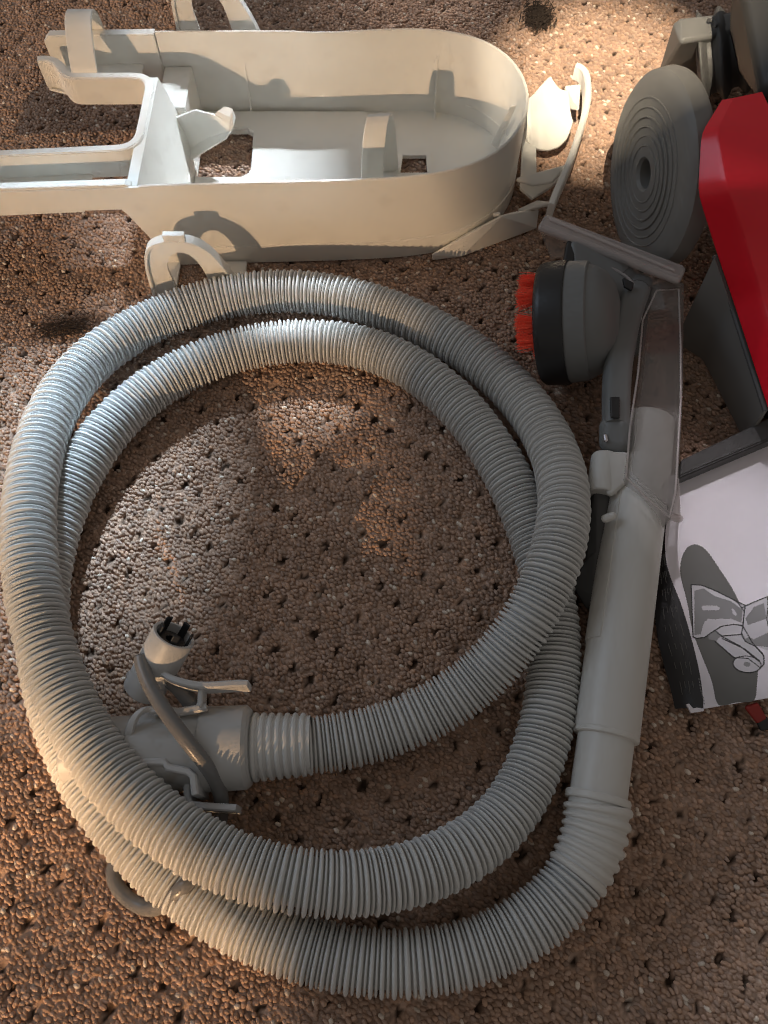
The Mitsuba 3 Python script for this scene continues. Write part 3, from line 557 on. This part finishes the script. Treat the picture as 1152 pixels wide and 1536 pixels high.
obj('tool_tray__cord_handle__shelf', cat(hull([(0.1274, 0.6032, 0.03), (0.1411, 0.6044, 0.032), (0.1566, 0.6032, 0.036), (0.1687, 0.6074, 0.04), (0.1409, 0.5978, 0.03), (0.1563, 0.5968, 0.034)], .0022), hull([(0.1295, 0.5806, 0.014), (0.1458, 0.5867, 0.018), (0.1546, 0.5806, 0.022), (0.1425, 0.5841, 0.014)], .0020)), 'tray_white', 25)
obj('tool_tray__foot', cat(hull([(0.0464, 0.5327, 0.001), (0.0461, 0.5328, 0.006), (0.0729, 0.5369, 0.001), (0.1008, 0.5512, 0.001), (0.1208, 0.5657, 0.001), (0.1457, 0.5727, 0.001), (0.1471, 0.585, 0.01), (0.121, 0.5685, 0.022), (0.1079, 0.5557, 0.03), (0.0773, 0.5498, 0.014)], .0012), hull([(0.1019, 0.5582, 0.03), (0.1054, 0.558, 0.031)], .0018)), 'tray_white', 30)

# ------------------------------------------------------------------ floor machine at the right
tag('carpet_cleaner', 'red and grey carpet cleaning machine with a large ringed wheel, on the right', 'carpet cleaner')
W0 = np.array((0.214, 0.534, 0.095)); wn = np.array([-.982, -.17, .03]); wn /= np.linalg.norm(wn)
wp = [(.020, 0), (.020, .0105), (.004, .0115), (.0015, .0135)]
for r0 in (.021, .028, .035, .042, .049, .056):
    wp += [(.0016, r0), (.0016, r0 + .0001), (.0005 + .0004 * math.sin(r0 * 700), r0 + .0006), (.0006 + .0004 * math.sin(r0 * 700), r0 + .0013), (.0016, r0 + .0015)]
wp += [(.002, .066), (.0045, .0725), (.008, .0765), (.018, .0782), (.022, .077), (.024, .073), (.024, 0)]
obj('carpet_cleaner__wheel', lathe(W0, -wn, wp, 96), 'wheel_grey', 32)
obj('carpet_cleaner__wheel__dark_disc', lathe(W0 - wn * .016, -wn, [(0, 0), (0, .0102), (.003, .0102)], 32), 'black', 30)  # black disc, the shade in the hub hole put into its colour
rows = [[(0.2483, 0.5212, 0.172), (0.2544, 0.5178, 0.176), (0.2752, 0.5217, 0.178)], [(0.2303, 0.4931, 0.166), (0.2383, 0.4883, 0.173), (0.2815, 0.494, 0.174)], [(0.2284, 0.455, 0.146), (0.2425, 0.4438, 0.16), (0.3034, 0.4479, 0.165)], [(0.2514, 0.439, 0.11), (0.2661, 0.4296, 0.126), (0.3304, 0.4283, 0.14)], [(0.2759, 0.4173, 0.074), (0.2874, 0.4062, 0.094), (0.3563, 0.4042, 0.112)], [(0.2956, 0.3329, 0.05), (0.3032, 0.3267, 0.07), (0.3717, 0.334, 0.085)]]
rr = np.array(rows)
def bent(q, n):
    "points evenly along a polyline whose corners are slightly rounded"
    L = np.r_[0, np.cumsum(np.linalg.norm(np.diff(q, axis=0), axis=1))]
    g = np.stack([np.interp(np.linspace(0, L[-1], n), L, q[:, k]) for k in range(3)], 1)
    g[1:-1] = .25 * g[:-2] + .5 * g[1:-1] + .25 * g[2:]
    return g
fine = np.stack([bent(rr[:, k], 40) for k in range(3)], 1)
fine = np.stack([np.array([fine[i, 0] * (1 - t) + fine[i, 1] * t for t in (0, .25, .5, .75, .96)] + [fine[i, 1] * (1 - t) + fine[i, 2] * t for t in (.02, .25, .5, .75, 1)]) for i in range(40)])
obj('carpet_cleaner__red_cover', sheet(fine, .003), 'red', 30)
edge = fine[19:, 0] - [0, 0, .0032]
obj('carpet_cleaner__side_panel', sheet([[(x + .001 + .004 * (1 - t), y, .002 + (z - .002) * t) for t in (1, .66, .33, 0)] for x, y, z in edge], .003), 'wheel_grey', 30)
obj('carpet_cleaner__side_panel__trim', sweep(edge + [.000, 0, -.001], .0022, 8), 'dark_grey', 40)
obj('carpet_cleaner__front_lip', prism([(0.233, 0.3019), (0.3126, 0.3419), (0.3987, 0.383), (0.3987, 0.3632), (0.3113, 0.3219), (0.2243, 0.2835)], .012, .026, .002), 'dark_grey', 30)
bp = spline([(0.2979, 0.7104, 0.075), (0.3194, 0.7072, 0.085), (0.343, 0.7055, 0.095), (0.3734, 0.7134, 0.1)], 120)
bl = np.linspace(0, 1, 120)
obj('carpet_cleaner__bellows', sweep(bp, .0345 + .0050 * np.clip(np.sin(bl * 2 * np.pi * 4.5), -.6, 1) - .006 * (bl < .03), 40), 'dark_grey', 40)
obj('carpet_cleaner__bracket', hull([(0.2676, 0.7072, 0.11), (0.2701, 0.7063, 0.113), (0.315, 0.7108, 0.115), (0.3121, 0.6963, 0.112), (0.2704, 0.6911, 0.108), (0.2738, 0.7207, 0.06), (0.2976, 0.7708, 0.02), (0.3608, 0.7708, 0.02), (0.3515, 0.825, 0.015)], .004), 'bracket_grey', 30)
obj('carpet_cleaner__bracket__hook', strip(spline([(0.2903, 0.6994, 0.1202), (0.2949, 0.6991, 0.1204), (0.2966, 0.6953, 0.1204), (0.294, 0.6907, 0.1203)], 16), up, .003, .003), 'dark_grey', 30)
obj('carpet_cleaner__motor_housing', hull([(0.2876, 0.6457, 0.19), (0.2941, 0.6414, 0.165), (0.3034, 0.651, 0.145), (0.3049, 0.6106, 0.14), (0.3017, 0.5617, 0.155), (0.3375, 0.5472, 0.18), (0.3471, 0.5919, 0.22), (0.4115, 0.7983, 0.014), (0.4219, 0.7495, 0.014), (0.5168, 0.739, 0.014), (0.5546, 0.8735, 0.014)], .012), 'motor_grey', 30)
obj('carpet_cleaner__chassis', hull([(0.3186, 0.6299, 0.08), (0.3125, 0.5437, 0.06), (0.3294, 0.4342, 0.04), (0.329, 0.3505, 0.035), (0.391, 0.3655, 0.05), (0.3951, 0.5215, 0.08), (0.3598, 0.6031, 0.1), (0.3205, 0.3583, 0.004), (0.4192, 0.3716, 0.004), (0.3263, 0.5728, 0.01)], .004), 'black', 30)

# ------------------------------------------------------------------ booklet with a printed drawing
tag('booklet', 'white booklet with a black spine and a grey drawing, right of the handle pipe', 'booklet')
ZB = .0125
spine_rows = [[(0.2236, 0.2893, 0.012), (0.2252, 0.2903, 0.0125)], [(0.2146, 0.2527, 0.006), (0.2163, 0.2508, 0.0125)], [(0.2079, 0.2205, 0.003), (0.2118, 0.2167, 0.0125)], [(0.1999, 0.1783, 0.003), (0.2167, 0.1894, 0.0125)], [(0.1998, 0.1556, 0.003), (0.2198, 0.1652, 0.0125)], [(0.2021, 0.1338, 0.003), (0.2214, 0.1419, 0.0125)], [(0.2035, 0.1136, 0.003), (0.2198, 0.1121, 0.0125)]]
sp = np.array(spine_rows); sp = np.stack([spline(sp[:, k], 40) for k in range(2)], 1)
def curve(a, b, t):
    q = a * (1 - t) + b * t; q[2] = a[2] + (b[2] - a[2]) * math.sin(t * math.pi / 2); return q
spf = [[curve(r[1], r[0], 1 - t) if False else curve(r[0], r[1], t) for t in np.linspace(0, 1, 10)] for r in sp]
obj('booklet__spine', sheet(spf, .0012), 'print_black', 30)
for k in range(4):
    t = .30 + .15 * k
    ln = np.array([curve(r[0], r[1], t + .03 * math.sin(i * .4 + k)) for i, r in enumerate(sp)])[14:38]
    obj('booklet__spine__text_line', cat(*[strip(ln[i:i + 2 + (i * 7 + k) % 2] + [-.0004, 0, .0003], up, .0006, .0004) for i in range(0, 22, 3)]), 'print_grey', False)
right = [(0.3107, 0.3302, 0.0125), (0.4034, 0.3725, 0.0125)]
cover = Polygon([tuple(q[1][:2]) for q in sp][::-1] + [(0.2287, 0.2926), (0.3107, 0.3302), (0.4221, 0.3792), (0.3322, 0.1291), (0.2658, 0.1189), (0.2197, 0.1116)])
obj('booklet__cover', prism(cover, ZB - .0006, ZB), 'paper', 30)
obj('booklet__pages', prism(cover.buffer(-.003), .0015, ZB - .0008), 'paper', 30)
obj('booklet__page_corner', prism([(0.2088, 0.1148), (0.2107, 0.1153), (0.2129, 0.1121), (0.2209, 0.1134), (0.2199, 0.1103), (0.211, 0.1089)], ZB - .0022, ZB - .0007), 'paper', 30)
D = lambda pts: pts
def ink(name, pts, lift, mat, parent='booklet__cover'):
    return obj(f'{parent}__{name}', prism(pts, ZB + .0001, ZB + .0001 + lift), mat, False)
oval = spline([(a, b, 0) for a, b in [(0.235, 0.2349), (0.2415, 0.232), (0.2465, 0.2238), (0.2517, 0.2117), (0.2564, 0.2004), (0.2598, 0.1881), (0.263, 0.1686), (0.2639, 0.1507), (0.262, 0.1353), (0.2588, 0.1243), (0.2559, 0.1176), (0.2432, 0.1159), (0.2306, 0.1142), (0.2292, 0.1253), (0.227, 0.1404), (0.2237, 0.1559), (0.2218, 0.1686), (0.2217, 0.1859), (0.2207, 0.2015), (0.2208, 0.214), (0.224, 0.2243), (0.2291, 0.232), (0.235, 0.2349)]], 120)[:, :2]
ink('printed_oval', [tuple(q) for q in oval], .00012, 'print_grey')
tools = {
 'print_light': [[(0.2269, 0.2024), (0.235, 0.2017), (0.2447, 0.197), (0.2546, 0.1912), (0.2635, 0.1862), (0.2585, 0.1708), (0.2523, 0.1718), (0.2427, 0.1702), (0.2346, 0.1654), (0.2294, 0.162), (0.2236, 0.1614), (0.2213, 0.1624)],
                 [(0.238, 0.167), (0.246, 0.1713), (0.2534, 0.172), (0.2601, 0.1691), (0.2629, 0.158), (0.269, 0.1486), (0.2677, 0.1425), (0.2646, 0.1399), (0.2575, 0.1466), (0.2475, 0.1474), (0.2365, 0.1591), (0.2414, 0.1631)],
                 [(0.2613, 0.1846), (0.2703, 0.1887), (0.2812, 0.1928), (0.2924, 0.1937), (0.2827, 0.1507), (0.2691, 0.1538), (0.2639, 0.158), (0.258, 0.1591), (0.256, 0.1644), (0.2588, 0.1708)]],
 'print_mid': [[(0.2285, 0.1976), (0.2356, 0.1992), (0.242, 0.1937), (0.2537, 0.1892), (0.2608, 0.1832), (0.2582, 0.1729), (0.2511, 0.1761), (0.2426, 0.1751), (0.2345, 0.1761), (0.2299, 0.1708), (0.2272, 0.1644), (0.2225, 0.1638)],
               [(0.2615, 0.1761), (0.2695, 0.1848), (0.2775, 0.1881), (0.277, 0.1761), (0.2626, 0.1713)],
               [(0.2566, 0.1649), (0.2645, 0.1607), (0.2872, 0.1708), (0.2834, 0.1538), (0.2655, 0.1559), (0.258, 0.1591)],
               [(0.2324, 0.1644), (0.238, 0.167), (0.2414, 0.1633), (0.2376, 0.1596), (0.2322, 0.1607)]],
 'print_light2': [[(0.2315, 0.1851), (0.2327, 0.1859), (0.2426, 0.1859), (0.2446, 0.1843), (0.2435, 0.1826), (0.232, 0.1824)],
               [(0.2531, 0.1837), (0.2546, 0.1832), (0.2561, 0.1794), (0.2548, 0.1781), (0.2531, 0.1799)],
               [(0.2299, 0.1708), (0.2322, 0.1745), (0.2439, 0.1761), (0.2509, 0.1751), (0.2432, 0.1729), (0.2351, 0.1681), (0.228, 0.1628)],
               [(0.257, 0.1654), (0.2661, 0.1686), (0.276, 0.1713), (0.274, 0.167), (0.2584, 0.1612)]]}
for lvl, (mat, polys) in enumerate(tools.items()):
    for q in polys: ink('printed_nozzle', q, .00022 + .0001 * lvl, mat.rstrip('2'))
wheelc = np.array((0.2558, 0.1425)) if False else np.array([(0.2558, 0.1425)][0])
el = [(wheelc[0] + .0098 * math.cos(a) , wheelc[1] + .0059 * math.sin(a)) for a in np.linspace(0, 2 * math.pi, 40, endpoint=False)]
ink('printed_roller', el, .00042, 'print_light')
ink('printed_roller', [(wheelc[0] + .0024 * math.cos(a), wheelc[1] + .0017 * math.sin(a)) for a in np.linspace(0, 2 * math.pi, 20, endpoint=False)], .00052, 'print_mid')
lines = [el + el[:1], [(0.2269, 0.2024), (0.235, 0.2017), (0.2447, 0.197), (0.2546, 0.1912), (0.2635, 0.1862), (0.2585, 0.1708), (0.2629, 0.158), (0.269, 0.1486), (0.2677, 0.1425), (0.2646, 0.1399)],
         [(0.2585, 0.1708), (0.2523, 0.1718), (0.2427, 0.1702), (0.2346, 0.1654), (0.2294, 0.162), (0.2236, 0.1614), (0.2213, 0.1624), (0.2269, 0.2024)],
         [(0.2365, 0.1591), (0.2475, 0.1474), (0.2575, 0.1466), (0.2646, 0.1399)], [(0.2414, 0.1631), (0.2533, 0.1559), (0.2617, 0.1476), (0.2646, 0.1445)],
         [(0.238, 0.167), (0.2419, 0.1631), (0.2508, 0.1638), (0.257, 0.1644)], [(0.2613, 0.1846), (0.2703, 0.1887), (0.2812, 0.1928), (0.2924, 0.1937)],
         [(0.2546, 0.1912), (0.2587, 0.1881), (0.2618, 0.1816), (0.2588, 0.1708), (0.2562, 0.1644), (0.258, 0.1591), (0.2653, 0.1549), (0.2684, 0.1502)], [(0.242, 0.1612), (0.2568, 0.1533), (0.2652, 0.145)],
         [(0.2812, 0.1928), (0.2802, 0.1859), (0.277, 0.1761), (0.2769, 0.1708)]]
for q in lines: ink('printed_line', LineString(q).buffer(.00032), .00058, 'print_black')
obj('booklet__cover__small_print', cat(*[prism(box(x, y, x + .0006, y + w), ZB + .0001, ZB + .0003) for i, (x, y, w) in enumerate([(.2205 + .0022 * math.sin(k) * .12 - .0006 * k * .18, .1145 + k * .0021, .0013) for k in range(9)])]), 'print_mid', False)

# ------------------------------------------------------------------ small things on the carpet
lr = np.random.default_rng(11)
c = np.array((0.1762, 0.8939, 0.006)); ms = []
for i in range(420):
    a = lr.normal(.95, .35); L = lr.uniform(.006, .018); o = c + np.array([lr.normal(0, .0065), lr.normal(0, .009), lr.uniform(-.003, .004)])
    d = np.array([math.cos(a), math.sin(a), lr.normal(0, .15)]); e = np.array([-d[1], d[0], lr.normal(0, .6)]) * lr.normal(0, .003)
    ms.append(sweep([o - d * L / 2, o + e, o + d * L / 2], .00045, 4))
obj('lint_clump', cat(*ms), 'lint_brown', False)
tag('lint_clump', 'dark brown clump of lint on the sunlit carpet behind the tray', 'lint')
ms = []
for i in range(110):
    t = lr.uniform(0, 1); o = np.array((-0.2863, 0.4503, 0.0015)) + np.array([lr.normal(0, .011), lr.normal(0, .0055), lr.uniform(0, .002)])
    a = lr.normal(.35, .35); d = np.array([math.cos(a), math.sin(a), 0]) * lr.uniform(.005, .012); e = np.array([-d[1], d[0], 0]) * lr.normal(0, .12)
    ms.append(sweep([o - d, o + e, o + d], .00030, 4))
obj('fibre_wisp', cat(*ms), 'lint_brown', False)  # thin dark fibres laid as a smudge on the carpet
tag('fibre_wisp', 'smudge of thin dark fibres on the carpet left of the hose coil', 'hair')
obj('red_clip', hull([(0.2526, 0.113, 0.008), (0.2586, 0.1148, 0.008), (0.2583, 0.1052, 0.006), (0.2624, 0.107, 0.006)], .002), 'tag_red', 30)
tag('red_clip', 'small red plastic clip sticking out from under the booklet', 'clip')
obj('red_clip__dark_end', hull([(0.2595, 0.1045, 0.005), (0.264, 0.1059, 0.005), (0.2613, 0.1002, 0.004), (0.2657, 0.1011, 0.004)], .002), 'black', 30)
